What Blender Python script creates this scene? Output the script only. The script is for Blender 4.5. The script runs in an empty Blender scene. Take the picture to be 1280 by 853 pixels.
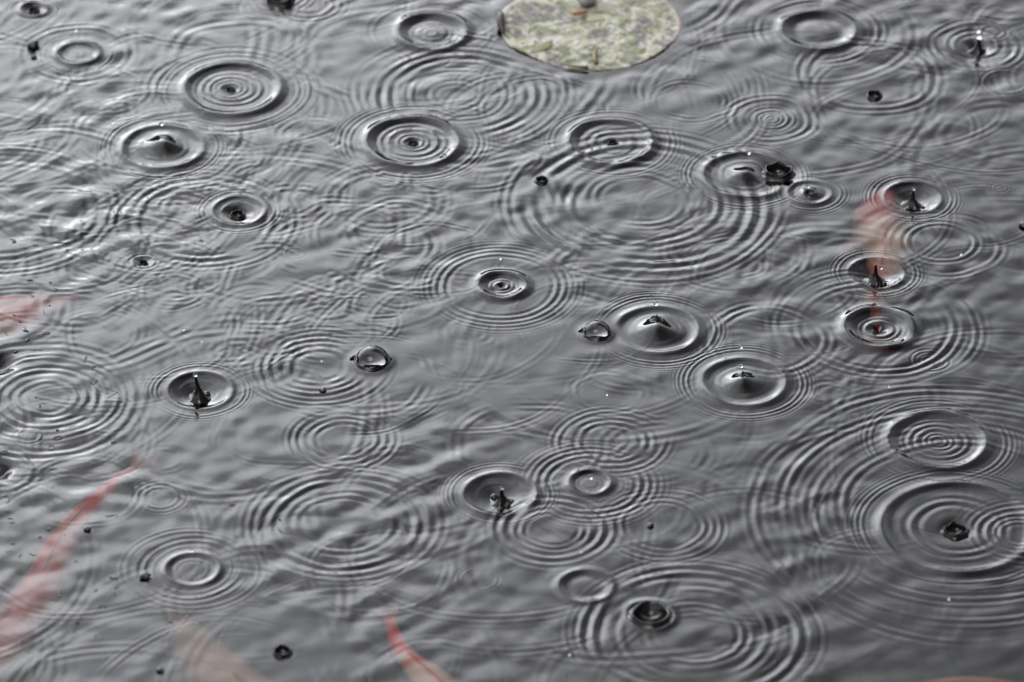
import bpy, bmesh, math, random
import numpy as np
from mathutils import Vector, Matrix

random.seed(7)
rng = np.random.default_rng(11)
S = bpy.context.scene
COL = S.collection
R = math.radians

# ------------------------------------------------------------------ camera
ELEV = R(34.0); DIST = 5.9; LENS = 212.0
CAM = Vector((0, -DIST * math.cos(ELEV), DIST * math.sin(ELEV)))
cam_d = bpy.data.cameras.new('camera'); cam = bpy.data.objects.new('camera', cam_d); COL.objects.link(cam)
cam.location = CAM; cam.rotation_euler = (math.pi / 2 - ELEV, 0, 0)
cam_d.lens = LENS; cam_d.sensor_width = 36; cam_d.clip_start = 0.05; cam_d.clip_end = 2000
cam_d.dof.use_dof = True; cam_d.dof.focus_distance = DIST + 0.02; cam_d.dof.aperture_fstop = 5.0
S.camera = cam

# ------------------------------------------------------------------ sky (overcast, brighter low in front, darkened overhead to shape the reflections)
SUN_EL, SUN_ROT = R(66), R(200)
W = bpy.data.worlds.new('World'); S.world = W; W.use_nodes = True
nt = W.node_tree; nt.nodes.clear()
def N(t, tree=None, **kw):
    n = (tree or nt).nodes.new(t)
    for k, v in kw.items(): setattr(n, k, v)
    return n
L = nt.links.new
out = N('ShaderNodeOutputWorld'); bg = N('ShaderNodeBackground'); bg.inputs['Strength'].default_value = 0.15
sky = N('ShaderNodeTexSky', sky_type='NISHITA', sun_disc=False)
sky.sun_elevation = SUN_EL; sky.sun_rotation = SUN_ROT; sky.dust_density = 4.0; sky.air_density = 1.0
hs = N('ShaderNodeHueSaturation'); hs.inputs['Saturation'].default_value = 0.12
tc = N('ShaderNodeTexCoord'); sep = N('ShaderNodeSeparateXYZ')
L(tc.outputs['Generated'], sep.inputs[0])
def mrange(sock, a, b, c, d, interp='SMOOTHSTEP'):
    m = N('ShaderNodeMapRange', interpolation_type=interp)
    for i, v in enumerate((a, b, c, d)): m.inputs[i + 1].default_value = v
    L(sock, m.inputs[0]); return m.outputs[0]
def mul(a, b):
    m = N('ShaderNodeMath', operation='MULTIPLY'); L(a, m.inputs[0])
    if isinstance(b, (int, float)): m.inputs[1].default_value = b
    else: L(b, m.inputs[1])
    return m.outputs[0]
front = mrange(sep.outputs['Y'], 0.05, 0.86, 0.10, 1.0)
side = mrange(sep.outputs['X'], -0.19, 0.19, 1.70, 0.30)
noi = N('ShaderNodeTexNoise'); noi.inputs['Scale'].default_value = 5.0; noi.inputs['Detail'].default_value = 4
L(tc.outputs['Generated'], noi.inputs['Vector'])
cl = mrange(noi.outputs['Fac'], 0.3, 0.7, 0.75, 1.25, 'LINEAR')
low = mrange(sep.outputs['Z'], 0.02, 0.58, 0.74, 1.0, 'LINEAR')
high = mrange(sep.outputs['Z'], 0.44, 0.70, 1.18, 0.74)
f = mul(mul(mul(mul(mul(front, side), cl), low), high), 6.0)   # added directional gain: front sky raised several times to brighten the water's reflection
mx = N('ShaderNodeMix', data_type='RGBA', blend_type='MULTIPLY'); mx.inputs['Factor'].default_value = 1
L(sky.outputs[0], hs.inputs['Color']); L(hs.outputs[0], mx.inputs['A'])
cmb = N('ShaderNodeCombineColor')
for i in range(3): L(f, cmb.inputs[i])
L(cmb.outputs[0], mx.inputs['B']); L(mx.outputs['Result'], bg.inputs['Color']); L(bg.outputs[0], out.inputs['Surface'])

sun_d = bpy.data.lights.new('sun', 'SUN'); sun_d.energy = 0.5; sun_d.angle = R(35); sun_d.color = (1, 0.96, 0.9)
sun = bpy.data.objects.new('sun', sun_d); COL.objects.link(sun); sun.location = (-2, -5, 8)
sd = Vector((-0.35 * math.cos(SUN_EL), -0.94 * math.cos(SUN_EL), math.sin(SUN_EL)))
sun.rotation_euler = sd.to_track_quat('Z', 'Y').to_euler()

S.view_settings.view_transform = 'Standard'; S.view_settings.look = 'None'
S.view_settings.gamma = 1; S.view_settings.exposure = 0.93
S.view_settings.use_curve_mapping = False
S.cycles.use_denoising = True
S.cycles.max_bounces = 14; S.cycles.transmission_bounces = 12; S.cycles.transparent_max_bounces = 16
S.cycles.sample_clamp_indirect = 8

# ------------------------------------------------------------------ helpers
F = 1280 * LENS / 36
def P(px, py, z=0.0):
    """point of the level z seen at a pixel of the 1280 x 853 photograph"""
    d = Vector((0, math.cos(ELEV), -math.sin(ELEV))) + Vector((1, 0, 0)) * ((px - 640) / F) \
        + Vector((0, math.sin(ELEV), math.cos(ELEV))) * ((426.5 - py) / F)
    t = (z - CAM.z) / d.z
    return CAM + d * t
def mpp(px, py):
    return (P(px, py) - CAM).length / F
def link(o): COL.objects.link(o); return o
def tag(o, label=None, cat=None, group=None, kind=None):
    if label: o['label'] = label
    if cat: o['category'] = cat
    if group: o['group'] = group
    if kind: o['kind'] = kind
    return o
def empty(name, loc=(0, 0, 0), rz=0):
    o = bpy.data.objects.new(name, None); o.empty_display_size = 0.01
    o.location = loc; o.rotation_euler[2] = rz
    return link(o)
def mesh_obj(name, verts, faces, mat, parent=None, smooth=True):
    me = bpy.data.meshes.new(name); me.from_pydata([tuple(v) for v in verts], [], faces); me.update()
    if smooth: me.polygons.foreach_set('use_smooth', [True] * len(me.polygons))
    me.materials.append(mat)
    o = bpy.data.objects.new(name, me); link(o)
    if parent: o.parent = parent
    return o
def material(name):
    m = bpy.data.materials.new(name); m.use_nodes = True; m.node_tree.nodes.clear()
    return m, m.node_tree
def principled(name, col, rough=0.5, ior=1.45, **kw):
    m, t = material(name); o = N('ShaderNodeOutputMaterial', t); b = N('ShaderNodeBsdfPrincipled', t)
    b.inputs['Base Color'].default_value = (*col, 1); b.inputs['Roughness'].default_value = rough; b.inputs['IOR'].default_value = ior
    for k, v in kw.items(): b.inputs[k].default_value = v
    t.links.new(b.outputs[0], o.inputs[0]); return m, t, b
def ramp(t, sock, stops, interp='LINEAR'):
    r = N('ShaderNodeValToRGB', t); r.color_ramp.interpolation = interp
    e = r.color_ramp.elements
    while len(e) < len(stops): e.new(0.5)
    for k, (p, c) in enumerate(stops): e[k].position = p; e[k].color = (*c, 1)
    t.links.new(sock, r.inputs[0]); return r.outputs[0]

# ------------------------------------------------------------------ materials
def m_water():
    m, t = material('pond_water'); o = N('ShaderNodeOutputMaterial', t)
    # peat-dark water: the reflection is clear, what comes through is stained
    fr = N('ShaderNodeFresnel', t); fr.inputs['IOR'].default_value = 1.333
    rf = N('ShaderNodeBsdfRefraction', t); rf.inputs['IOR'].default_value = 1.333; rf.inputs['Roughness'].default_value = 0.07; rf.inputs['Color'].default_value = (0.62, 0.53, 0.51, 1)
    gl = N('ShaderNodeBsdfGlossy', t); gl.inputs['Roughness'].default_value = 0.0; gl.inputs['Color'].default_value = (1, 1, 1, 1)
    mi = N('ShaderNodeMixShader', t); t.links.new(fr.outputs[0], mi.inputs[0]); t.links.new(rf.outputs[0], mi.inputs[1]); t.links.new(gl.outputs[0], mi.inputs[2])
    v = N('ShaderNodeVolumeAbsorption', t); v.inputs['Color'].default_value = (0.36, 0.24, 0.22, 1); v.inputs['Density'].default_value = 11
    t.links.new(mi.outputs[0], o.inputs['Surface']); t.links.new(v.outputs[0], o.inputs['Volume'])
    return m
WATER = m_water()
SPLASH, _, _ = principled('splash_water', (0.004, 0.004, 0.004), 0.05, 1.333)
def m_glass():
    m, t = material('droplet_water'); o = N('ShaderNodeOutputMaterial', t)
    g = N('ShaderNodeBsdfGlass', t); g.inputs['IOR'].default_value = 1.333; g.inputs['Roughness'].default_value = 0.0
    t.links.new(g.outputs[0], o.inputs[0]); return m
DROP = m_glass()
def m_film():
    m, t = material('bubble_film'); o = N('ShaderNodeOutputMaterial', t)
    fr = N('ShaderNodeFresnel', t); fr.inputs['IOR'].default_value = 1.36
    tr = N('ShaderNodeBsdfTransparent', t); gl = N('ShaderNodeBsdfGlossy', t); gl.inputs['Roughness'].default_value = 0.02
    mi = N('ShaderNodeMixShader', t); t.links.new(fr.outputs[0], mi.inputs[0]); t.links.new(tr.outputs[0], mi.inputs[1]); t.links.new(gl.outputs[0], mi.inputs[2])
    t.links.new(mi.outputs[0], o.inputs[0]); return m
FILM = m_film()
DEBRIS, _, _ = principled('wet_debris', (0.012, 0.010, 0.008), 0.35)
SCUM, _, _ = principled('surface_film', (0.03, 0.03, 0.032), 0.25)
def m_ground():
    m, t, b = principled('wet_earth', (0.03, 0.03, 0.02), 0.9)
    c = N('ShaderNodeTexCoord', t); n = N('ShaderNodeTexNoise', t); n.inputs['Scale'].default_value = 3; n.inputs['Detail'].default_value = 8
    t.links.new(c.outputs['Object'], n.inputs['Vector'])
    t.links.new(ramp(t, n.outputs['Fac'], [(0.35, (0.012, 0.014, 0.008)), (0.65, (0.03, 0.042, 0.016))]), b.inputs['Base Color'])
    return m
def m_pad():
    m, t, b = principled('lily_pad_leaf', (0.135, 0.131, 0.097), 0.62, 1.36)
    c = N('ShaderNodeTexCoord', t)
    def noise(s, d=6, dist=0.0):
        n = N('ShaderNodeTexNoise', t); n.inputs['Scale'].default_value = s; n.inputs['Detail'].default_value = d; n.inputs['Distortion'].default_value = dist
        t.links.new(c.outputs['Object'], n.inputs['Vector']); return n.outputs['Fac']
    base = ramp(t, noise(26, 9, 1.5), [(0.34, (0.052, 0.055, 0.030)), (0.45, (0.135, 0.138, 0.088)), (0.52, (0.216, 0.216, 0.161)), (0.60, (0.257, 0.255, 0.206)), (0.70, (0.121, 0.123, 0.068))])
    def over(a, b_, fac):
        x = N('ShaderNodeMix', t, data_type='RGBA'); t.links.new(fac, x.inputs['Factor']); t.links.new(a, x.inputs['A'])
        if isinstance(b_, tuple): x.inputs['B'].default_value = (*b_, 1)
        else: t.links.new(b_, x.inputs['B'])
        return x.outputs['Result']
    def mask(s, lo, hi, d=5):
        return ramp(t, noise(s, d, 0.6), [(lo, (0, 0, 0)), (hi, (1, 1, 1))])
    base = over(base, (0.072, 0.068, 0.060), mask(30, 0.51, 0.60, 8))
    base = over(base, (0.281, 0.270, 0.268), mask(70, 0.55, 0.68, 6))
    base = over(base, (0.069, 0.073, 0.032), mask(44, 0.58, 0.66, 6))
    base = over(base, (0.030, 0.020, 0.019), mask(150, 0.60, 0.68, 4))
    base = over(base, (0.297, 0.288, 0.266), mask(190, 0.66, 0.76, 4))
    a = N('ShaderNodeAttribute', t, attribute_name='rim')
    rimf = ramp(t, a.outputs['Fac'], [(0.93, (0, 0, 0)), (0.985, (1, 1, 1))])
    rm = N('ShaderNodeMix', t, data_type='RGBA', blend_type='MULTIPLY'); rm.inputs['Factor'].default_value = 1
    t.links.new(rimf, rm.inputs['A']); t.links.new(mask(16, 0.42, 0.6, 3), rm.inputs['B'])
    base = over(base, (0.257, 0.216, 0.211), rm.outputs['Result'])
    t.links.new(base, b.inputs['Base Color'])
    bp = N('ShaderNodeBump', t); bp.inputs['Strength'].default_value = 0.9; bp.inputs['Distance'].default_value = 0.004
    t.links.new(noise(90, 6), bp.inputs['Height']); t.links.new(bp.outputs[0], b.inputs['Normal'])
    return m

# ------------------------------------------------------------------ the water surface
def axis(lo, hi, step, far):
    core = np.arange(lo, hi + step * 0.5, step)
    def tail(start, sgn):
        o, d, x = [], step, start
        while abs(x) < far:
            d *= 1.16; x = x + sgn * d
            o.append(x)
        o[-1] = sgn * far; return o
    return np.array(sorted(tail(lo, -1)) + list(core) + tail(hi, 1))
STEP = 0.0011
XS = axis(-0.66, 0.66, STEP, 5.2); YS = axis(-0.52, 0.74, STEP, 5.2)
H = np.zeros((len(YS), len(XS)))

def window(c, r):
    i0, i1 = np.searchsorted(XS, (c[0] - r, c[0] + r)); j0, j1 = np.searchsorted(YS, (c[1] - r, c[1] + r))
    if i1 - i0 < 2 or j1 - j0 < 2: return None
    X, Y = np.meshgrid(XS[i0:i1] - c[0], YS[j0:j1] - c[1])
    return (slice(j0, j1), slice(i0, i1)), np.hypot(X, Y), np.arctan2(Y, X)
seed_n = [0]
def wobble(th, amp, kmax=5, lo=1):
    seed_n[0] += 1; g = np.random.default_rng(seed_n[0]); w = np.zeros_like(th)
    for k in range(lo, kmax + 1): w += g.normal() * np.cos(k * th + g.uniform(0, 6.283)) / math.sqrt(kmax)
    return amp * w
def ring(cx, cy, rad, slope, lam, nin=0.7, nout=2.0, chirp=0.10, irr=0.012, am=0.22, ki=5, ka=4):
    """one circular wave packet: radius and wavelength in photo pixels, slope as the steepest rise"""
    m = mpp(cx, cy); c = P(cx, cy); Rr = rad * m; lm = lam * m
    w = window(c, Rr + lm * nout * 2.6)
    if w is None: return
    sl, r, th = w
    d = r - Rr * (1 + wobble(th, irr, ki))
    u = d / lm; up = np.maximum(u, 0)
    ph = 2 * np.pi * (u + chirp * up * up)
    env = np.exp(-np.where(u < 0, (u / nin) ** 2, (u / nout) ** 2))
    loc = 1 + 2 * chirp * up
    H[sl] += slope * lm / 6.283 * np.cos(ph) / loc * env * np.clip(1 + wobble(th, am, ka), 0.08, 2) * np.clip(r / (0.5 * lm), 0, 1)
def bump(cx, cy, rad, height, power=2.0, oval=0.0):
    """mound (height > 0) or pit (< 0); radius and height in pixels"""
    m = mpp(cx, cy); c = P(cx, cy); w = window(c, rad * m * 3)
    if w is None: return
    sl, r, th = w
    q = r / (rad * m) * (1 + wobble(th, 0.06, 4))
    H[sl] += height * m * np.exp(-q ** power)

def old(cx, cy, rad, s=0.10, lam=17, nin=0.75, nout=1.15):
    """tired ring: a ridge and one or two followers, broken up along its length"""
    ring(cx, cy, rad, s * 0.86, lam * 0.95, nin, nout, 0.10, 0.018, 0.6, 5, 6)
def quiet(cx, cy, rad, keep):
    """a spreading ring leaves smoother water inside it"""
    m = mpp(cx, cy); c = P(cx, cy); w = window(c, rad * m * 1.4)
    if w is None: return
    sl, r, th = w
    H[sl] *= 1 - (1 - keep) / (1 + np.exp((r / (rad * m) - 1.05) / 0.06))
def ridge(cx, cy, rad, slope, w_out, w_in, dip=0.35):
    """single swell round the point of impact, steeper on its outside"""
    m = mpp(cx, cy); c = P(cx, cy); Rr = rad * m
    w = window(c, Rr + w_out * m * 5)
    if w is None: return
    sl, r, th = w
    d = (r - Rr * (1 + wobble(th, 0.014))) / m
    A = slope * w_out / 0.86 * m * np.clip(1 + wobble(th, 0.30, 4), 0.25, 1.8)
    H[sl] += A * (np.where(d > 0, np.exp(-(d / w_out) ** 2), np.exp(-(d / w_in) ** 2)) - dip * np.exp(-((d + 2.1 * w_in) / (1.3 * w_in)) ** 2) * np.clip(r / (0.25 * Rr), 0, 1))
def young(cx, cy, rad, s=0.30, lam=None, pre=0.16):
    """sharp main swell with fine ripples running ahead of it"""
    lam = lam or max(9, min(17, rad * 0.26))
    quiet(cx, cy, rad + lam, 0.40)
    ridge(cx, cy, rad, s * 0.95, lam * 0.50, lam * 0.46, 0.10)
    ring(cx, cy, rad * 0.60, 0.075, max(8, rad * 0.2), 0.9, 0.8, 0, 0.03, 0.4)
    ring(cx, cy, rad + lam * 1.5, pre * 1.1, max(6.5, lam * 0.55), 0.6, 2.4, 0.10, 0.010, 0.25)

# random older rings all over, then a slanting chop, both calmer to the lower right
def calm(px, py):
    v = 1.55 - 0.50 * px / 1280 - 0.50 * py / 853
    return max(0.45, v)
for k in range(220):
    px, py = rng.uniform(-120, 1400), rng.uniform(-140, 980)
    q = calm(px, py)
    ring(px, py, rng.uniform(35, 210), rng.uniform(0.010, 0.046) * q, rng.uniform(8, 19), 0.7, 1.4, 0.06, 0.03, 0.8, 6, 7)
for k in range(110):                     # crisper, tangled wavelets where it rained hardest, upper left and centre
    px, py = rng.normal(330, 300), rng.normal(220, 190)
    ring(px, py, rng.uniform(15, 120), rng.uniform(0.025, 0.065), rng.uniform(8, 15), 0.6, 1.2, 0.08, 0.04, 1.0, 7, 8)
XX, YY = XS[None, :], YS[:, None]
fade = np.exp(-(np.maximum(np.abs(XX) - 0.8, 0) / 0.5) ** 2) * np.exp(-(np.maximum(np.abs(YY - 0.1) - 0.8, 0) / 0.5) ** 2)
gain = np.clip(1.15 - 0.45 * (XX + 0.5) + 0.25 * YY, 0.45, 1.7)
chop = np.zeros_like(H)
for k in range(90):
    lm = rng.uniform(0.018, 0.056) if k % 3 else rng.uniform(0.013, 0.026)
    a = rng.normal(R(101), R(30)) if k % 3 else rng.uniform(0, 3.1416)
    kx, ky = math.cos(a) * 6.283 / lm, math.sin(a) * 6.283 / lm
    bend = rng.uniform(0.8, 2.2) * np.sin(rng.uniform(5, 14) * (XX * math.sin(a) - YY * math.cos(a)) + rng.uniform(0, 6.283)) + rng.uniform(0.5, 1.5) * np.sin(rng.uniform(8, 20) * XX + rng.uniform(0, 6.28))
    chop += (0.0070 if k % 3 else 0.0028) * rng.uniform(0.5, 1.4) * lm / 6.283 * np.cos(kx * XX + ky * YY + rng.uniform(0, 6.283) + bend)
patch = 1 + 0.5 * np.sin(9 * XX + 5 * YY + 1) * np.sin(7 * YY - 6 * XX) + 0.25 * np.sin(21 * XX + 3 * YY) * np.sin(17 * YY + 2)
H += chop * fade * gain * patch
for cx, cy, rr, kp in ((330, 825, 110, 0.35), (600, 450, 120, 0.55), (1130, 800, 120, 0.5), (880, 620, 90, 0.7), (240, 560, 70, 0.6)): quiet(cx, cy, rr, kp)   # calmer patches

# --- the rings of the photograph
young(97, 67, 26, 0.34, 11); old(97, 67, 62, 0.14, 13)
young(42, 12, 17, 0.30, 8); bump(42, 12, 7, -6)
young(290, 112, 60, 0.34, 15, 0.13); ring(289, 111, 28, 0.20, 11); ring(288, 111, 13, 0.25, 8); bump(288, 112, 6, -5); old(290, 112, 95, 0.10, 13)
young(203, 184, 50, 0.26, 12, 0.2); bump(204, 183, 18, 8, 2.0)
young(298, 264, 33, 0.28, 8, 0.2); bump(298, 266, 13, -8)
quiet(540, 40, 50, 0.5); ridge(540, 40, 43, 0.36, 7, 8); ring(539, 41, 17, 0.16, 9); ring(539, 41, 7, 0.16, 7); old(540, 40, 72, 0.10, 11)
old(575, 118, 92, 0.24, 17, 0.9, 1.3); old(572, 118, 60, 0.14, 12); old(575, 115, 130, 0.10, 13); old(570, 120, 30, 0.1, 13)
young(516, 178, 57, 0.36, 15, 0.16); ring(516, 178, 30, 0.24, 12); ring(516, 178, 12, 0.3, 8); bump(516, 178, 6, -6)
young(764, 178, 52, 0.34, 14, 0.12); ring(766, 178, 24, 0.12, 14); bump(766, 178, 5, -7)
quiet(1023, 39, 50, 0.5); ridge(1023, 39, 46, 0.36, 7, 8); old(1023, 39, 74, 0.13, 12); old(1020, 40, 118, 0.08, 15)
old(1220, 56, 52, 0.20, 12); old(1220, 56, 28, 0.22, 12); bump(1221, 60, 14, -7); ring(1240, 40, 15, 0.22, 8, 0.6, 0.9)
ring(1257, 103, 27, 0.16, 8, 0.5, 0.8)
ring(964, 149, 21, 0.22, 9, 0.6, 0.9); ring(964, 149, 8, 0.22, 7); old(963, 149, 48, 0.16, 13)
old(862, 127, 45, 0.08, 10); old(1085, 95, 78, 0.16, 15)
young(932, 219, 52, 0.26, 12, 0.2); bump(931, 220, 16, 6, 2.0); bump(975, 216, 22, -4)
young(1012, 241, 27, 0.22, 8, 0.18); bump(1012, 242, 10, 4.5)
young(1141, 247, 35, 0.28, 9, 0.2); bump(1141, 249, 24, -6)
ring(1176, 303, 42, 0.18, 11, 0.6, 0.9); old(1180, 305, 68, 0.08, 12)
old(805, 255, 138, 0.20, 22, 0.8, 1.1); old(805, 255, 92, 0.14, 17); old(805, 255, 172, 0.10, 13); old(800, 250, 56, 0.08, 14)
ring(179, 327, 14, 0.30, 7, 0.6, 0.9); bump(179, 327, 8, -4)
old(255, 276, 86, 0.18, 17); old(255, 276, 112, 0.10, 12); old(10, 262, 108, 0.13, 17); old(5, 262, 140, 0.11, 13)
ring(368, 316, 12, 0.12, 6, 0.5, 0.8); ring(380, 233, 6, 0.12, 5)
old(58, 498, 62, 0.24, 14); old(58, 498, 88, 0.16, 12); old(58, 498, 36, 0.16, 14); ring(36, 545, 15, 0.18, 7, 0.6, 0.9); old(50, 500, 118, 0.16, 17)
young(250, 488, 40, 0.26, 10, 0.2); bump(250, 490, 28, -7)
old(398, 458, 38, 0.18, 15); old(398, 458, 62, 0.18, 13); old(398, 458, 84, 0.10, 11)
quiet(627, 357, 80, 0.5); ridge(627, 357, 30, 0.34, 7, 7); ring(627, 357, 8, 0.3, 7); bump(627, 357, 4, -4); ring(625, 358, 72, 0.17, 11, 0.8, 2.6, 0.12)
old(440, 402, 55, 0.06, 10)
young(822, 413, 52, 0.24, 13, 0.22); bump(821, 414, 21, 9, 2.0)
young(1096, 341, 34, 0.30, 9, 0.2); bump(1096, 343, 24, -7)
quiet(1099, 411, 50, 0.4); ridge(1099, 411, 44, 0.36, 8, 9); ring(1099, 411, 17, 0.22, 9); bump(1099, 411, 8, -8); old(1095, 409, 97, 0.18, 14); old(1095, 409, 124, 0.08, 12)
ring(1163, 451, 21, 0.16, 8, 0.6, 0.9); ring(1163, 451, 10, 0.14, 7)
young(930, 478, 52, 0.24, 13, 0.22); bump(928, 480, 18, 8, 2.0)
young(1172, 551, 61, 0.32, 15, 0.13); ring(1173, 552, 27, 0.18, 11); ring(1173, 552, 10, 0.24, 8)
old(960, 425, 70, 0.12, 14)
old(765, 552, 42, 0.20, 13); old(765, 552, 66, 0.15, 11)
young(1196, 660, 95, 0.24, 15, 0.16); old(1196, 660, 55, 0.12, 16); bump(1196, 662, 14, -6); ring(1275, 667, 24, 0.2, 10); ring(1275, 667, 42, 0.22, 13)
for rr, ss in ((150, 0.13), (185, 0.11), (225, 0.10), (262, 0.09)): old(1205, 640, rr, ss, 16)
young(737, 604, 26, 0.34, 10, 0.05); ring(740, 605, 60, 0.20, 12, 0.7, 2.2)
young(625, 618, 45, 0.28, 11, 0.2); bump(626, 620, 30, -6); old(690, 662, 62, 0.26, 16, 0.7, 1.1); old(690, 662, 38, 0.14, 12)
quiet(732, 733, 38, 0.7); ridge(732, 733, 34, 0.26, 5, 6)
old(870, 792, 128, 0.24, 20, 0.7, 1.1); old(868, 792, 92, 0.10, 17); old(868, 792, 60, 0.12, 15); old(868, 792, 152, 0.10, 12)
old(430, 655, 92, 0.20, 18); old(430, 655, 60, 0.10, 15); old(430, 655, 120, 0.08, 13)
old(430, 550, 40, 0.16, 13); old(430, 550, 62, 0.12, 11)
young(240, 712, 34, 0.28, 10, 0.1); old(240, 712, 60, 0.15, 12); old(240, 712, 82, 0.10, 10)
old(828, 657, 52, 0.14, 12); old(828, 657, 74, 0.10, 11)
ring(200, 622, 22, 0.10, 9); ring(599, 724, 22, 0.06, 7); ring(1250, 235, 8, 0.1, 6)
old(0, 590, 40, 0.16, 14); bump(-2, 588, 14, -12); bump(0, 455, 16, -9); ring(480, 250, 60, 0.07, 14); ring(385, 5, 30, 0.18, 11)
ring(350, -4, 26, 0.24, 10)

quiet(813, 769, 34, 0.3); ridge(813, 769, 31, 0.20, 5, 5)

# the water is pushed down inside each fresh crown
for cx, cy, rr, hh in ((973, 217, 16, 13), (677, 227, 7.5, 6), (1093, 120, 9, 6), (813, 770, 23, 9), (353, 816, 11, 7), (351, 0, 17, 12), (42, 14, 7, 4), (297, 266, 8, 5), (179, 328, 5, 3), (1195, 664, 14, 8), (766, 178, 5, 3), (516, 179, 6, 3), (288, 113, 6, 3), (1012, 243, 7, 3)):
    bump(cx, cy, rr * 0.86, -1.9 * hh, 6.0)

# calm water under the lily pad
PADC = P(738, 30); PADR = 112 * mpp(738, 30)
w_ = window(PADC, PADR * 1.5)
if w_:
    sl, r, th = w_; H[sl] *= np.clip((r / PADR - 0.98) / 0.22, 0.0, 1.0)
# raised skin of water round each floating bubble, hollow inside
BUB = [(465, 451, 21.5), (746, 416, 17.5)]
for bx, by, br in BUB:
    c = P(bx, by); rb = br * mpp(bx, by); w_ = window(c, rb * 3)
    sl, r, th = w_; k = np.clip((r / rb - 1.1) / 1.9, 0, 1); k = k * k * (3 - 2 * k)
    H[sl] = H[sl] * k + rb * (0.06 * np.exp(-((r - rb) / (0.34 * rb)) ** 2) - 0.17 * np.exp(-(r / (0.62 * rb)) ** 2))

def hz(x, y):
    i = int(np.clip(np.searchsorted(XS, x), 0, len(XS) - 1)); j = int(np.clip(np.searchsorted(YS, y), 0, len(YS) - 1))
    return float(H[j, i])

def build_water():
    nx, ny = len(XS), len(YS); n = nx * ny
    co = np.empty((n + 4, 3), np.float32)
    X, Y = np.meshgrid(XS, YS)
    co[:n, 0] = X.ravel(); co[:n, 1] = Y.ravel(); co[:n, 2] = H.ravel()
    D = -0.9
    co[n:] = [(XS[0], YS[0], D), (XS[-1], YS[0], D), (XS[-1], YS[-1], D), (XS[0], YS[-1], D)]
    idx = np.arange(n).reshape(ny, nx)
    quads = np.stack([idx[:-1, :-1], idx[:-1, 1:], idx[1:, 1:], idx[1:, :-1]], -1).reshape(-1, 4)
    # skirt: one n-gon per side, and a floor, so that the body of water is closed
    south = [n + 1, n] + list(idx[0, :]); south = list(idx[0, ::-1]) + [n, n + 1]
    north = list(idx[-1, :]) + [n + 2, n + 3]
    west = list(idx[:, 0]) + [n + 3, n]
    east = list(idx[::-1, -1]) + [n + 1, n + 2]
    floor = [n + 3, n + 2, n + 1, n]
    big = [south, north, west, east, floor]
    loops = np.concatenate([quads.ravel()] + [np.array(b) for b in big]).astype(np.int32)
    starts = np.concatenate([np.arange(len(quads)) * 4, len(quads) * 4 + np.cumsum([0] + [len(b) for b in big[:-1]])]).astype(np.int32)
    me = bpy.data.meshes.new('water')
    me.vertices.add(n + 4); me.vertices.foreach_set('co', co.ravel())
    me.loops.add(len(loops)); me.loops.foreach_set('vertex_index', loops)
    me.polygons.add(len(starts)); me.polygons.foreach_set('loop_start', starts)
    sm = np.ones(len(starts), bool); sm[-5:] = False
    me.update(calc_edges=True); me.validate()
    me.polygons.foreach_set('use_smooth', sm[:len(me.polygons)])
    me.materials.append(WATER)
    o = link(bpy.data.objects.new('water', me)); o['kind'] = 'structure'
    o['label'] = 'grey rippled pond surface covered with rings from raindrops'
build_water()

# ------------------------------------------------------------------ pond bed, banks and the land around, one sheet
def build_ground():
    g = [0, 1.5, 3, 4, 4.6, 4.9, 5.05, 5.3, 5.7, 6.2, 7, 8, 9, 11, 14, 20, 40, 90, 200, 500]
    ax = sorted(set([-v for v in g] + g)); vs, fs = [], []
    def z(x, y):
        m = max(abs(x), abs(y))
        zz = float(np.interp(m, [0, 4.6, 4.9, 5.05, 5.3, 6.2, 8, 11, 20, 500], [-0.8, -0.7, -0.3, 0.02, 0.25, 0.9, 1.25, 1.45, 1.5, 1.5]))
        if 5.2 < m < 30: zz += 0.16 * math.sin(1.7 * x + 0.6 * y) * math.sin(1.1 * y - 0.4 * x + 1)
        return zz
    # finer columns so that the bank has an uneven top
    fine = sorted(set(ax + [round(v, 2) for v in np.arange(-9, 9.01, 0.45)]))
    n = len(fine)
    for y in fine:
        for x in fine: vs.append((x, y, z(x, y)))
    for j in range(n - 1):
        for i in range(n - 1): fs.append((j * n + i, j * n + i + 1, (j + 1) * n + i + 1, (j + 1) * n + i))
    o = mesh_obj('ground', vs, fs, m_ground()); o['kind'] = 'structure'; o['label'] = 'dark pond bed and wet banks'
build_ground()

# ------------------------------------------------------------------ shape helpers for small things
def lathe(profile, seg=20, jag=0.0, sd=0, jag_top=0.0):
    """profile of (radius, height); closed at both ends when the radius is 0"""
    g = random.Random(sd); vs, fs = [], []
    phs = [(g.uniform(0, 6.28), g.randint(2, 6)) for _ in range(3)]
    zmax = max(z for _, z in profile)
    for (r, z) in profile:
        for k in range(seg):
            a = 6.2832 * k / seg
            w = 1 + jag * sum(math.sin(n * a + p + z * 60) for p, n in phs) / 2
            zz = z + (jag_top * zmax * (sum(math.sin(n * a + p) for p, n in phs) / 2) * max(0, z / zmax) ** 2 if jag_top else 0)
            vs.append((r * w * math.cos(a), r * w * math.sin(a), zz))
    for j in range(len(profile) - 1):
        for k in range(seg):
            k2 = (k + 1) % seg
            fs.append((j * seg + k, j * seg + k2, (j + 1) * seg + k2, (j + 1) * seg + k))
    if profile[0][0] > 0: fs.append(tuple(range(seg))[::-1])
    if profile[-1][0] > 0: fs.append(tuple((len(profile) - 1) * seg + k for k in range(seg)))
    return vs, fs
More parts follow.
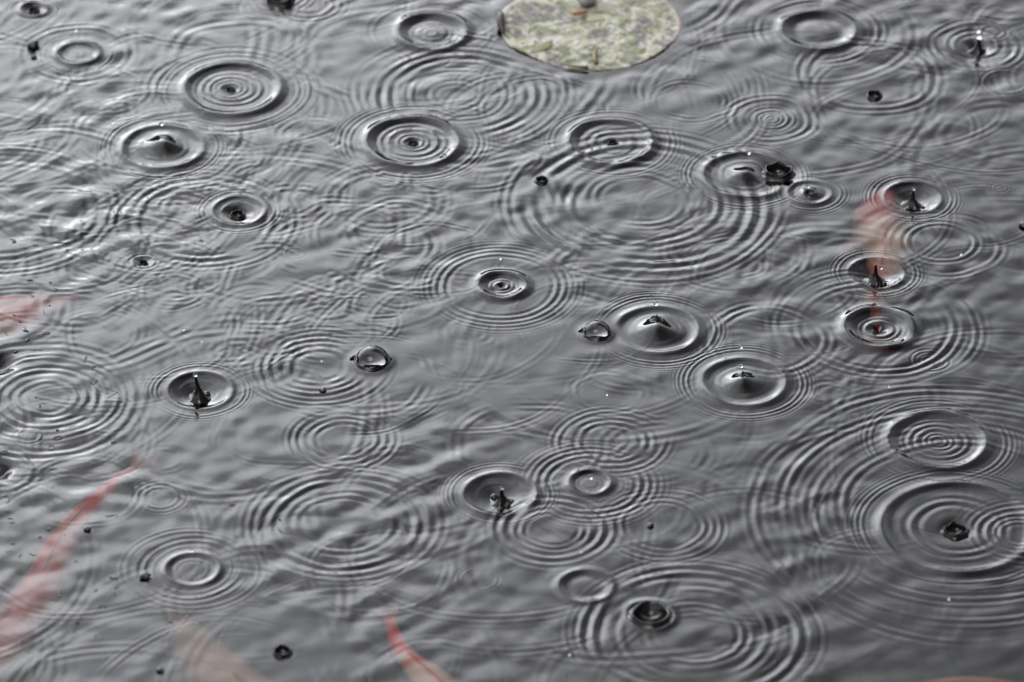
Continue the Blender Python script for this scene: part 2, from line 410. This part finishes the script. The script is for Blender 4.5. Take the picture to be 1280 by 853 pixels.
def ball(r, sx=1, sy=1, sz=1, c=(0, 0, 0), seg=16):
    prof = [(math.sin(math.pi * i / 10) * r, -math.cos(math.pi * i / 10) * r) for i in range(11)]
    prof[0] = (0.0001 * r, -r); prof[-1] = (0.0001 * r, r)
    vs, fs = lathe(prof, seg)
    return [(x * sx + c[0], y * sy + c[1], z * sz + c[2]) for x, y, z in vs], fs
def tube(pts, rad, closed=False, seg=6):
    pts = [Vector(p) for p in pts]; n = len(pts); vs, fs = [], []
    for i, p in enumerate(pts):
        a = pts[(i - 1) % n] if (closed or i > 0) else p; b = pts[(i + 1) % n] if (closed or i < n - 1) else p
        t = (b - a).normalized(); s = t.cross(Vector((0, 0, 1))); s = s.normalized() if s.length > 1e-6 else Vector((1, 0, 0)); u = s.cross(t)
        rr = rad(i / (n - 1)) if callable(rad) else rad
        for k in range(seg):
            q = 6.2832 * k / seg; vs.append(p + s * math.cos(q) * rr + u * math.sin(q) * rr)
    for i in range(n if closed else n - 1):
        j = (i + 1) % n
        for k in range(seg): k2 = (k + 1) % seg; fs.append((i * seg + k, i * seg + k2, j * seg + k2, j * seg + k))
    if not closed: fs.append(tuple(range(seg))[::-1]); fs.append(tuple((n - 1) * seg + k for k in range(seg)))
    return vs, fs

# ------------------------------------------------------------------ lily pad
def build_pad():
    root = empty('lily_pad', (PADC.x, PADC.y, 0.0))
    tag(root, 'pale green mottled lily pad floating at the top of the pond', 'lily pad')
    nr, na = 26, 144; vs, fs, rim = [], [], []
    g = random.Random(3); ph = [(g.uniform(0, 6.28), g.randint(2, 9), g.uniform(0.3, 1)) for _ in range(6)]
    def edge(a):
        e = 1 + 0.012 * sum(k * math.sin(n * a + p) for p, n, k in ph) + 0.004 * math.sin(23 * a) * math.sin(7 * a + 1) + 0.003 * math.sin(41 * a + 2) * math.sin(5 * a)
        d = (a - R(-93) + math.pi) % 6.2832 - math.pi            # a small tear in the near edge
        return e - 0.035 * math.exp(-(d / 0.035) ** 2)
    for side in (1, 0):
        for j in range(nr + 1):
            q = j / nr
            for k in range(na):
                a = 6.2832 * k / na; rr = PADR * q * (edge(a) if q > 0.5 else 1 + (edge(a) - 1) * q * 2)
                x, y = rr * math.cos(a), rr * math.sin(a)
                z = 0.0010 + 0.0005 * math.sin(38 * x + 1) * math.cos(31 * y) + 0.0006 * math.sin(7 * a) * q
                z += 0.0004 * max(0, q - 0.9) / 0.1 * (0.5 + 0.5 * math.sin(2 * a + 2.2))
                dl = (a - R(188) + math.pi) % 6.2832 - math.pi
                z += 0.004 * math.exp(-(dl / 0.16) ** 2) * max(0, (q - 0.88) / 0.12) ** 2
                vs.append((x, y, z - (0 if side else 0.0012))); rim.append(q)
    m = (nr + 1) * na
    for j in range(nr):
        for k in range(na):
            k2 = (k + 1) % na; a, b, c, d = j * na + k, j * na + k2, (j + 1) * na + k2, (j + 1) * na + k
            fs.append((a, b, c, d)[::-1]); fs.append((m + a, m + b, m + c, m + d))
    for k in range(na): k2 = (k + 1) % na; fs.append((nr * na + k, nr * na + k2, m + nr * na + k2, m + nr * na + k))
    o = mesh_obj('leaf', vs, fs, m_pad(), root)
    at = o.data.attributes.new('rim', 'FLOAT', 'POINT'); at.data.foreach_set('value', rim)
    bm = bmesh.new(); bm.from_mesh(o.data); bmesh.ops.recalc_face_normals(bm, faces=bm.faces); bm.to_mesh(o.data); bm.free()
    dark, _, _ = principled('rotten_leaf_edge', (0.018, 0.012, 0.008), 0.5)
    a0 = [R(172 + 3.0 * i) for i in range(9)]
    v, f = tube([(PADR * 1.002 * math.cos(a), PADR * 1.002 * math.sin(a), 0.0065 + 0.003 * math.sin(i * 0.6)) for i, a in enumerate(a0)], lambda t: 0.0034 * (0.35 + math.sin(math.pi * min(1, t * 1.0 + 0.05))))
    mesh_obj('curled_edge', v, f, dark, root)['label'] = 'dark curled left edge'
    v, f = tube([(PADR * 0.985 * math.cos(R(a)), PADR * 0.985 * math.sin(R(a)), 0.0035) for a in range(-108, -91, 2)], lambda t: 0.0013 * (0.25 + t))
    mesh_obj('torn_edge', v, f, principled('brown_torn_edge', (0.05, 0.03, 0.015), 0.6)[0], root)['label'] = 'brown torn near edge'
    c = P(745, 76) - PADC
    v, f = tube([(c.x - 0.002 * math.sin(t), c.y - 0.012 + t * 0.008, 0.0045) for t in range(5)], lambda t: 0.0024 * (1.1 - 0.6 * t))
    mesh_obj('vein_scar', v, f, principled('ochre_scar', (0.10, 0.075, 0.02), 0.5)[0], root)
    return root
PAD = build_pad()
def crumb(name, label, cat, px, py, col, sx, sy, sz, rz, sd, z=0.0038, rough=0.6, jag=0.25, group=None):
    p = P(px, py); m = mpp(px, py)
    prof = [(math.sin(math.pi * i / 8) * m, -math.cos(math.pi * i / 8) * m) for i in range(9)]
    prof[0] = (0.02 * m, -m); prof[-1] = (0.02 * m, m)
    v, f = lathe(prof, 14, jag, sd)
    v = [(x * sx, y * sy, z_ * sz) for x, y, z_ in v]
    mt = col if not isinstance(col, tuple) else principled(name, col, rough)[0]
    o = mesh_obj(name, v, f, mt); o.location = (p.x, p.y, z + sz * m * 0.6); o.rotation_euler[2] = rz
    return tag(o, label, cat, group)
crumb('leaf_scrap', 'small orange-brown scrap lying on the lily pad', 'leaf scrap', 724, 21, (0.16, 0.065, 0.025), 11, 4.0, 2.5, 0.25, 1)
crumb('debris_lump', 'grey wrinkled lump resting at the top of the lily pad', 'debris', 733, 6, (0.10, 0.095, 0.09), 12, 16, 7, 0.2, 5)
crumb('algae_clump', 'olive clump of algae lying across the lily pad', 'algae', 679, 60, (0.085, 0.085, 0.025), 17, 8, 0.9, 0.75, 2, 0.0012)
crumb('pale_petal', 'cream petal lying beside the orange scrap on the lily pad', 'petal', 744, 25, (0.17, 0.165, 0.11), 13, 8, 1.2, -0.2, 9, 0.0012)

# ------------------------------------------------------------------ koi under the water
def under(px, py, depth):
    s = P(px, py); d = (s - CAM).normalized(); h = Vector((d.x, d.y, 0)); si = h.length / 1.333
    return s + h.normalized() * depth * si / math.sqrt(1 - si * si) + Vector((0, 0, -depth))
def m_koi(name, stops, noise_amt=0.25, sc=30):
    m, t, b = principled(name, (0.5, 0.4, 0.3), 0.35)
    a = N('ShaderNodeAttribute', t, attribute_name='along'); c = N('ShaderNodeTexCoord', t); n = N('ShaderNodeTexNoise', t)
    n.inputs['Scale'].default_value = sc; n.inputs['Detail'].default_value = 3; t.links.new(c.outputs['Object'], n.inputs['Vector'])
    s = N('ShaderNodeMath', t, operation='MULTIPLY_ADD'); t.links.new(n.outputs['Fac'], s.inputs[0]); s.inputs[1].default_value = noise_amt; s.inputs[2].default_value = -noise_amt / 2
    ad = N('ShaderNodeMath', t, operation='ADD'); t.links.new(s.outputs[0], ad.inputs[0]); t.links.new(a.outputs['Fac'], ad.inputs[1])
    t.links.new(ramp(t, ad.outputs[0], stops), b.inputs['Base Color'])
    return m
RED, ORG, CRM, PNK, OLV = (0.70, 0.05, 0.03), (0.70, 0.17, 0.06), (0.68, 0.60, 0.42), (0.68, 0.24, 0.18), (0.34, 0.31, 0.20)
def koi(label, spine, stops, fin, tail_w, noise=0.2, head_first=True, fins=True):
    """spine: (px, py, depth of the back in m, half width in px) from the snout to the tail root"""
    pts = []
    for px, py, d, hw in spine:
        m = mpp(px, py); q = under(px, py, d); pts.append((q, hw * m))
    # Catmull-Rom resample
    C = []
    n = len(pts); STEPS = 7
    for i in range(n - 1):
        p0, p1, p2, p3 = pts[max(i - 1, 0)], pts[i], pts[i + 1], pts[min(i + 2, n - 1)]
        for k in range(STEPS):
            t = k / STEPS
            def cr(a, b, c, d): return 0.5 * (2 * b + (c - a) * t + (2 * a - 5 * b + 4 * c - d) * t * t + (3 * b - a - 3 * c + d) * t ** 3)
            C.append((cr(p0[0], p1[0], p2[0], p3[0]), max(0.001, cr(p0[1], p1[1], p2[1], p3[1]))))
    C.append(pts[-1])
    org = C[len(C) // 3][0].copy(); root = empty('koi', org); tag(root, label, 'koi', 'koi swimming under the surface')
    mat = m_koi('koi_skin', stops, noise); finm = principled('koi_fin', tuple(q * 0.5 for q in fin), 0.4)[0]
    SEG = 18; vs, fs, al = [], [], []; N_ = len(C); fr = []
    for i, (c, r) in enumerate(C):
        t = (C[min(i + 1, N_ - 1)][0] - C[max(i - 1, 0)][0]).normalized(); s = Vector((-t.y, t.x, 0)).normalized(); u = t.cross(s) * (1 if t.cross(s).z > 0 else -1)
        fr.append((c - org, t, s, u, r))
        for k in range(SEG):
            a = 6.2832 * k / SEG; hh = r * 0.95
            vs.append(c - org + s * math.cos(a) * r + u * (math.sin(a) * hh - hh)); al.append(i / (N_ - 1))
    for i in range(N_ - 1):
        for k in range(SEG): k2 = (k + 1) % SEG; fs.append((i * SEG + k, i * SEG + k2, (i + 1) * SEG + k2, (i + 1) * SEG + k))
    for end, sgn in ((0, -1), (N_ - 1, 1)):
        c, t, s, u, r = fr[end]; vs.append(c + t * sgn * r * 0.7 - u * r * 0.95); al.append(end / (N_ - 1)); b = end * SEG
        for k in range(SEG): k2 = (k + 1) % SEG; fs.append((b + k, b + k2, len(vs) - 1) if sgn > 0 else (b + k2, b + k, len(vs) - 1))
    o = mesh_obj('body', vs, fs, mat, root)
    at = o.data.attributes.new('along', 'FLOAT', 'POINT'); at.data.foreach_set('value', al)
    def fin_mesh(name, outline, th=0.0008):
        top = [Vector(p) + Vector((0, 0, th)) for p in outline]; bot = [Vector(p) - Vector((0, 0, th)) for p in outline]; k = len(outline)
        f = [tuple(range(k)), tuple(range(k, 2 * k))[::-1]] + [(i, k + i, k + (i + 1) % k, (i + 1) % k) for i in range(k)]
        return mesh_obj(name, top + bot, f, finm, root, smooth=False)
    c, t, s, u, r = fr[-1]; c = c - u * r; Lh = tail_w * 1.3
    fin_mesh('tail_fin', [c + s * r * .8, c + t * Lh * .5 + s * tail_w * .55, c + t * Lh + s * tail_w * .8, c + t * Lh * .62 + s * tail_w * 0.05, c + t * Lh * .95 - s * tail_w * .7, c + t * Lh * .45 - s * tail_w * .5, c - s * r * .8])
    if fins:
        i = max(2, int(N_ * 0.26)); c, t, s, u, r = fr[i]; c = c - u * r * 1.5
        for sg in (1, -1):
            fin_mesh('pectoral_fin', [c + s * sg * r * .9, c + s * sg * r * 1.35 + t * r * .35 - u * r * .3, c + s * sg * r * 1.6 + t * r * 1.0 - u * r * .5, c + s * sg * r * 1.3 + t * r * 1.3 - u * r * .5, c + s * sg * r * .85 + t * r * .6])
        i0, i1 = int(N_ * .42), int(N_ * .72)
        top = [fr[i][0] + fr[i][3] * (0.001 + fr[i][4] * 0.28 * math.sin(math.pi * (0.15 + 0.8 * (i - i0) / max(1, i1 - i0)))) for i in range(i0, i1 + 1)]
        bot = [fr[i][0] - fr[i][3] * fr[i][4] * 0.2 for i in range(i0, i1 + 1)]
        k = len(top); sv = [fr[i][2] * 0.0007 for i in range(i0, i1 + 1)]
        v = [a + b for a, b in zip(top, sv)] + [a + b for a, b in zip(bot, sv)] + [a - b for a, b in zip(top, sv)] + [a - b for a, b in zip(bot, sv)]
        f = []
        for i in range(k - 1):
            f += [(i, i + 1, k + i + 1, k + i), (2 * k + i + 1, 2 * k + i, 3 * k + i, 3 * k + i + 1), (i + 1, i, 2 * k + i, 2 * k + i + 1)]
        mesh_obj('dorsal_fin', v, f, principled('koi_dorsal', fin, 0.4)[0], root)
    return root
koi('orange and cream koi below the two splashes at upper right',
    [(1106, 232, .050, 9), (1096, 254, .026, 28), (1100, 278, .022, 35), (1108, 303, .026, 31), (1099, 340, .034, 18), (1094, 378, .056, 11), (1097, 412, .085, 6)],
    [(0, RED), (.25, PNK), (.38, CRM), (.55, CRM), (.62, ORG), (1, ORG)], PNK, 0.026)
koi('pink koi swimming in from the left edge',
    [(100, 366, .075, 4), (72, 371, .046, 17), (30, 377, .026, 38), (-20, 384, .026, 42), (-90, 392, .035, 30), (-160, 398, .05, 10)],
    [(0, ORG), (.15, RED), (.3, PNK), (.42, RED), (.6, ORG), (1, PNK)], PNK, 0.05)
koi('long red and pink koi slanting down the lower left corner',
    [(-14, 840, .070, 12), (8, 795, .056, 25), (30, 752, .043, 29), (54, 712, .033, 25), (76, 668, .026, 19), (104, 634, .022, 15), (138, 603, .022, 9), (168, 580, .030, 5)],
    [(0, PNK), (.3, RED), (.42, PNK), (.52, RED), (.62, PNK), (.8, RED), (1, RED)], PNK, 0.018)
koi('cream koi with a red tail at the bottom edge below the middle',
    [(676, 985, .05, 12), (640, 945, .03, 36), (590, 895, .022, 40), (548, 850, .016, 29), (516, 822, .015, 17), (496, 798, .016, 11), (486, 770, .026, 7)],
    [(0, CRM), (.62, CRM), (.66, ORG), (.69, CRM), (.73, RED), (1, RED)], RED, 0.016, 0.1)
koi('faint pale koi deep below the bottom left of the pond',
    [(218, 758, .085, 10), (240, 790, .062, 28), (285, 838, .045, 46), (340, 885, .040, 50), (390, 930, .05, 20), (430, 965, .06, 8)],
    [(0, OLV), (.3, CRM), (.55, CRM), (.7, OLV), (1, CRM)], OLV, 0.04)
koi('orange backed koi cut off by the bottom right corner',
    [(1360, 880, .04, 10), (1290, 866, .030, 30), (1215, 855, .022, 32), (1140, 862, .028, 24), (1080, 872, .03, 10)],
    [(0, ORG), (.4, PNK), (.55, CRM), (.7, ORG), (1, RED)], PNK, 0.04)

# ------------------------------------------------------------------ bubbles
def bubble(px, py, rp, label):
    p = P(px, py); r = rp * mpp(px, py)
    root = tag(empty('bubble', (p.x, p.y, 0)), label, 'bubble', 'air bubbles floating on the pond')
    prof = [(r * math.cos(t), 0.05 * r + r * 0.80 * math.sin(t)) for t in [R(90) * i / 14 for i in range(14)]] + [(0.001 * r, 0.85 * r)]
    v, f = lathe(prof, 48); f = [q for q in f if len(q) == 4]
    mesh_obj('film_dome', v, f, FILM, root)
    v, f = lathe([(r * 1.24, -0.03 * r), (r * 1.13, .03 * r), (r * 1.06, .10 * r), (r * 1.015, .17 * r), (r * .99, .185 * r), (r * .97, .15 * r), (r * .955, .05 * r), (r * .94, -.15 * r)], 48, 0.02, int(px))
    f = [q for q in f if len(q) == 4]
    mesh_obj('wet_rim', v, f, SPLASH, root)
    tail = [(-r * (0.86 + 0.14 * k), r * (0.45 - 0.13 * k), 0.08 * r) for k in range(4)]
    v, f = tube(tail, lambda t: r * (0.06 + 0.05 * math.sin(math.pi * t)), False, 8); mesh_obj('rim_spur', v, f, SPLASH, root)
    return root
bubble(*BUB[0], 'larger round bubble floating left of the pond centre')
bubble(*BUB[1], 'smaller bubble touching the ring of a rising mound of water')

# ------------------------------------------------------------------ splash jets
def jet(px, py, h_px, r_px, label, lean=0.0, bead=0.0, cat='splash', lumps=2, fl=1.0):
    m = mpp(px, py); p = P(px, py); h = h_px * 1.12 * m / 0.83; r = r_px * 1.15 * m
    root = tag(empty('water_jet', (p.x, p.y, hz(p.x, p.y))), label, cat, 'jets of water thrown up by raindrops')
    prof = [(r * 2.4 * fl, -0.004), (r * 2.2 * fl, 0.0004), (r * 1.7, 0.06 * h), (r * 1.2, .17 * h), (r * .72, .34 * h), (r * .40, .52 * h), (r * .27, .72 * h), (r * .22, .88 * h), (r * .24, .95 * h), (r * .10, h)]
    v, f = lathe(prof, 20, 0.22, int(px))
    v = [(x + lean * m * max(0, z / h) ** 1.3, y, z) for x, y, z in v]
    mesh_obj('column', v, f, SPLASH, root)
    g = random.Random(int(px + py))
    for k in range(lumps):
        a = g.uniform(0, 6.28); q = r * g.uniform(1.3, 2.3) * fl
        v, f = ball(r * g.uniform(.4, .75), 1, 1, 0.8, (q * math.cos(a), q * math.sin(a), r * 0.25), 12)
        mesh_obj('side_lobe', v, f, SPLASH, root)
    if bead:
        v, f = ball(bead * m, 1, 1, 1.1, (lean * m, 0, h + bead * m * .6), 14); mesh_obj('bead', v, f, DROP, root)
    return root
jet(250, 494, 26, 6.5, 'tall crooked jet of water with splash fragments beside it', lean=-5, bead=2.6, lumps=4)
jet(627, 626, 17, 6.5, 'short jet of water in the ring below the pond centre', bead=2.6, lumps=3)
jet(1141, 254, 18, 5.5, 'slim jet of water topped by a bright bead above the koi head', bead=2.2, lumps=2)
jet(1094, 349, 20, 6.0, 'dark pointed jet of water in the ring over the koi tail', lumps=3)
jet(1223, 62, 16, 7.0, 'stout jet of water with a spur in the upper right corner', bead=2.4, lumps=3)
jet(821, 404, 6, 4.0, 'stub of water on the mound right of the smaller bubble', lumps=1, fl=0.8)
jet(928, 474, 5, 2.5, 'thin stub of water on the mound below the jet stub', lumps=0, fl=0.8)

# ------------------------------------------------------------------ crowns and small craters where a drop has just struck
def crown(px, py, r_px, h_px, label, jag=0.12, cat='splash', sq=1.0):
    m = mpp(px, py); p = P(px, py); r = r_px * m; h = h_px * m / 0.83
    h *= 0.5
    prof = [(r * 1.35, -0.002), (r * 1.22, .02 * h), (r * 1.10, .22 * h), (r * 1.03, .6 * h), (r * 1.03, .9 * h), (r * .99, h), (r * .94, .94 * h), (r * .88, .5 * h), (r * .78, -.4 * h), (r * .60, -1.8 * h), (r * .02, -2.6 * h)]
    v, f = lathe(prof, 28, jag * .35, int(px * 3 + py), jag)
    v = [(x, y, z) for x, y, z in v]
    o = mesh_obj('splash_crown', v, f, SPLASH); o.location = (p.x, p.y, sum(hz(p.x + 1.5 * r * math.cos(a), p.y + 1.5 * r * math.sin(a)) for a in (0, 1.57, 3.14, 4.71)) / 4)
    return tag(o, label, cat, 'crowns of water where raindrops strike')
crown(973, 217, 16, 13, 'black ragged crown of water, largest of the crowns', 0.25)
crown(677, 227, 7.5, 6, 'small black crown below the ring beside the lily pad', 0.08)
crown(1093, 120, 9, 6, 'small dark ringed crown alone in the upper right, below the clear ring', 0.06)
crown(813, 770, 23, 9, 'wide dark ringed hollow above the big faint ring at the bottom', 0.10)
crown(353, 816, 11, 7, 'dark crown near the bottom edge left of the red tailed koi', 0.15)
crown(351, 0, 17, 12, 'dark crown cut by the top edge', 0.2)
crown(42, 14, 7, 4, 'tiny crown in the ring in the upper left corner', 0.3)
crown(297, 266, 8, 5, 'black crown in the small ring below the domed mound', 0.3)
crown(179, 328, 5, 3, 'tiniest crown in the small dark ring above the left koi', 0.3)
crown(1195, 664, 14, 8, 'ragged dark crown inside the biggest ring at the right edge', 0.2)
crown(766, 178, 5, 3, 'tiny dark crown in the middle of the ring below the lily pad', 0.2)
crown(516, 179, 6, 3, 'tiny crown in the ring left of the lily pad', 0.2)
crown(288, 113, 6, 3, 'tiny crown in the wide ring near the upper left', 0.2)
crown(1012, 243, 7, 3, 'low crown in the small ring beside the black crown', 0.3)

# ------------------------------------------------------------------ droplets in the air
def droplet(px, py, r_px, label, base_y=None):
    by = py + 14 if base_y is None else base_y
    m = mpp(px, by); b = P(px, by); z = (by - py) * m / math.cos(ELEV)
    v, f = ball(r_px * m, 1, 1, 1.1)
    o = mesh_obj('water_droplet', v, f, DROP); o.location = (b.x, b.y, z + hz(b.x, b.y))
    return tag(o, label, 'droplet', 'droplets in the air above the pond')
droplet(819, 386, 3.0, 'droplet above the jet stub beside the smaller bubble', 410)
droplet(935, 195, 2.8, 'droplet above the mound left of the black crown', 218)
droplet(926, 463, 2.4, 'droplet just over the thin stub of water', 476)
droplet(925, 440, 2.2, 'droplet high above the thin stub of water', 478)
droplet(1221, 33, 3.8, 'bright droplet over the stout upper right jet', 60)
droplet(1221, 41, 2.6, 'droplet hanging just under the bright upper right droplet', 60)
droplet(203, 162, 2.6, 'droplet above the domed mound at upper left', 184)
droplet(625, 323, 2.2, 'droplet above the ring in the middle of the pond', 352)
droplet(1010, 232, 2.2, 'droplet over the small ring beside the black crown', 243)
droplet(738, 596, 3.0, 'droplet above the thick ring right of the short jet', 606)
droplet(1101, 329, 2.4, 'droplet right of the dark pointed jet', 345)
droplet(240, 688, 1.9, 'droplet above the ring at lower left', 708)
droplet(726, 688, 1.9, 'droplet above the ring with slanting reflections', 720)
droplet(1185, 748, 2.0, 'droplet below the biggest ring at the right edge', 765)
droplet(1110, 483, 1.7, 'droplet under the double ring at right')
droplet(758, 493, 1.6, 'droplet in the calm water below the smaller bubble')
droplet(95, 40, 1.7, 'droplet above the ring in the upper left')
droplet(402, 450, 1.7, 'droplet over the rings left of the larger bubble')
droplet(230, 412, 1.5, 'droplet above and left of the tall crooked jet')
droplet(252, 426, 1.5, 'droplet straight above the tall crooked jet')
droplet(711, 817, 1.8, 'droplet left of the crater at the bottom')
droplet(1200, 318, 1.8, 'droplet on the rim of the ring right of the koi')

# ------------------------------------------------------------------ floating specks and film at the left
for px, py, s, lab in ((41, 58, 8, 'dark seed beside the ring in the upper left'), (43, 72, 4, 'crumb just below the upper left seed'), (182, 722, 7, 'dark brown seed left of the lower left ring'),
                       (813, 658, 4.5, 'black speck between the rings right of centre'), (1279, 283, 6, 'black speck on the right edge'), (200, 839, 5, 'faint brown speck near the bottom left'),
                       (109, 663, 4.5, 'black speck beside the red koi back'), (404, 489, 4.5, 'dark fleck in the ring left of the larger bubble')):
    p = P(px, py)
    crumb('floating_speck', lab, 'speck', px, py, DEBRIS, s, s * 0.85, s * 0.6, random.uniform(0, 3), int(px), z=hz(p.x, p.y), jag=0.3, group='dark specks floating on the pond')
FG = 'squiggles of film floating along the left side'
FL = 'thin dark squiggle of film floating on the water along the left side'
flecks = [(12, 298), (18, 303), (84, 312), (41, 308), (82, 305), (33, 352), (63, 354), (68, 366), (62, 382), (56, 388), (40, 370), (20, 396), (25, 402), (36, 416), (58, 417), (10, 420),
          (32, 427), (36, 438), (22, 438), (106, 454), (122, 460), (112, 478), (148, 488), (152, 502), (118, 492), (45, 497), (50, 508), (70, 538), (72, 548), (6, 566), (64, 560), (58, 590), (68, 580), (142, 553),
          (66, 610), (10, 640), (12, 655), (62, 660), (50, 672), (16, 680), (82, 670), (36, 692), (26, 700), (130, 645), (95, 702), (112, 718), (75, 745), (62, 752), (120, 738), (124, 760), (144, 745), (214, 778), (28, 803),
          (118, 795), (98, 780), (140, 720), (290, 632), (346, 662), (350, 650), (6, 690), (4, 622), (20, 612)]
for k, (px, py) in enumerate(flecks):
    g = random.Random(k * 7 + 1); m = mpp(px, py); p = P(px, py); s = g.choice((2, 3, 4, 5, 7)) * m
    n = g.randint(7, 12); ang = g.uniform(0, 6.28); closed = g.random() < 0.4; pts = []
    x = y = 0.0
    for i in range(n):
        if closed:
            a = 6.2832 * i / n; q = s * (0.6 + 0.25 * math.sin(2 * a + ang) + 0.15 * g.random()); x, y = q * math.cos(a), q * math.sin(a) * 0.8
        else:
            ang += g.gauss(0, 0.7); x += math.cos(ang) * s * 0.3; y += math.sin(ang) * s * 0.3
        pts.append((x, y, hz(p.x + x, p.y + y) + 0.0002))
    v, f = tube(pts, g.choice((0.0003, 0.0004, 0.0006)) if g.random() < 0.85 else 0.0010, closed, 6)
    o = mesh_obj('film_squiggle', v, f, SCUM); o.location = (p.x, p.y, 0)
    tag(o, FL, 'film', FG)
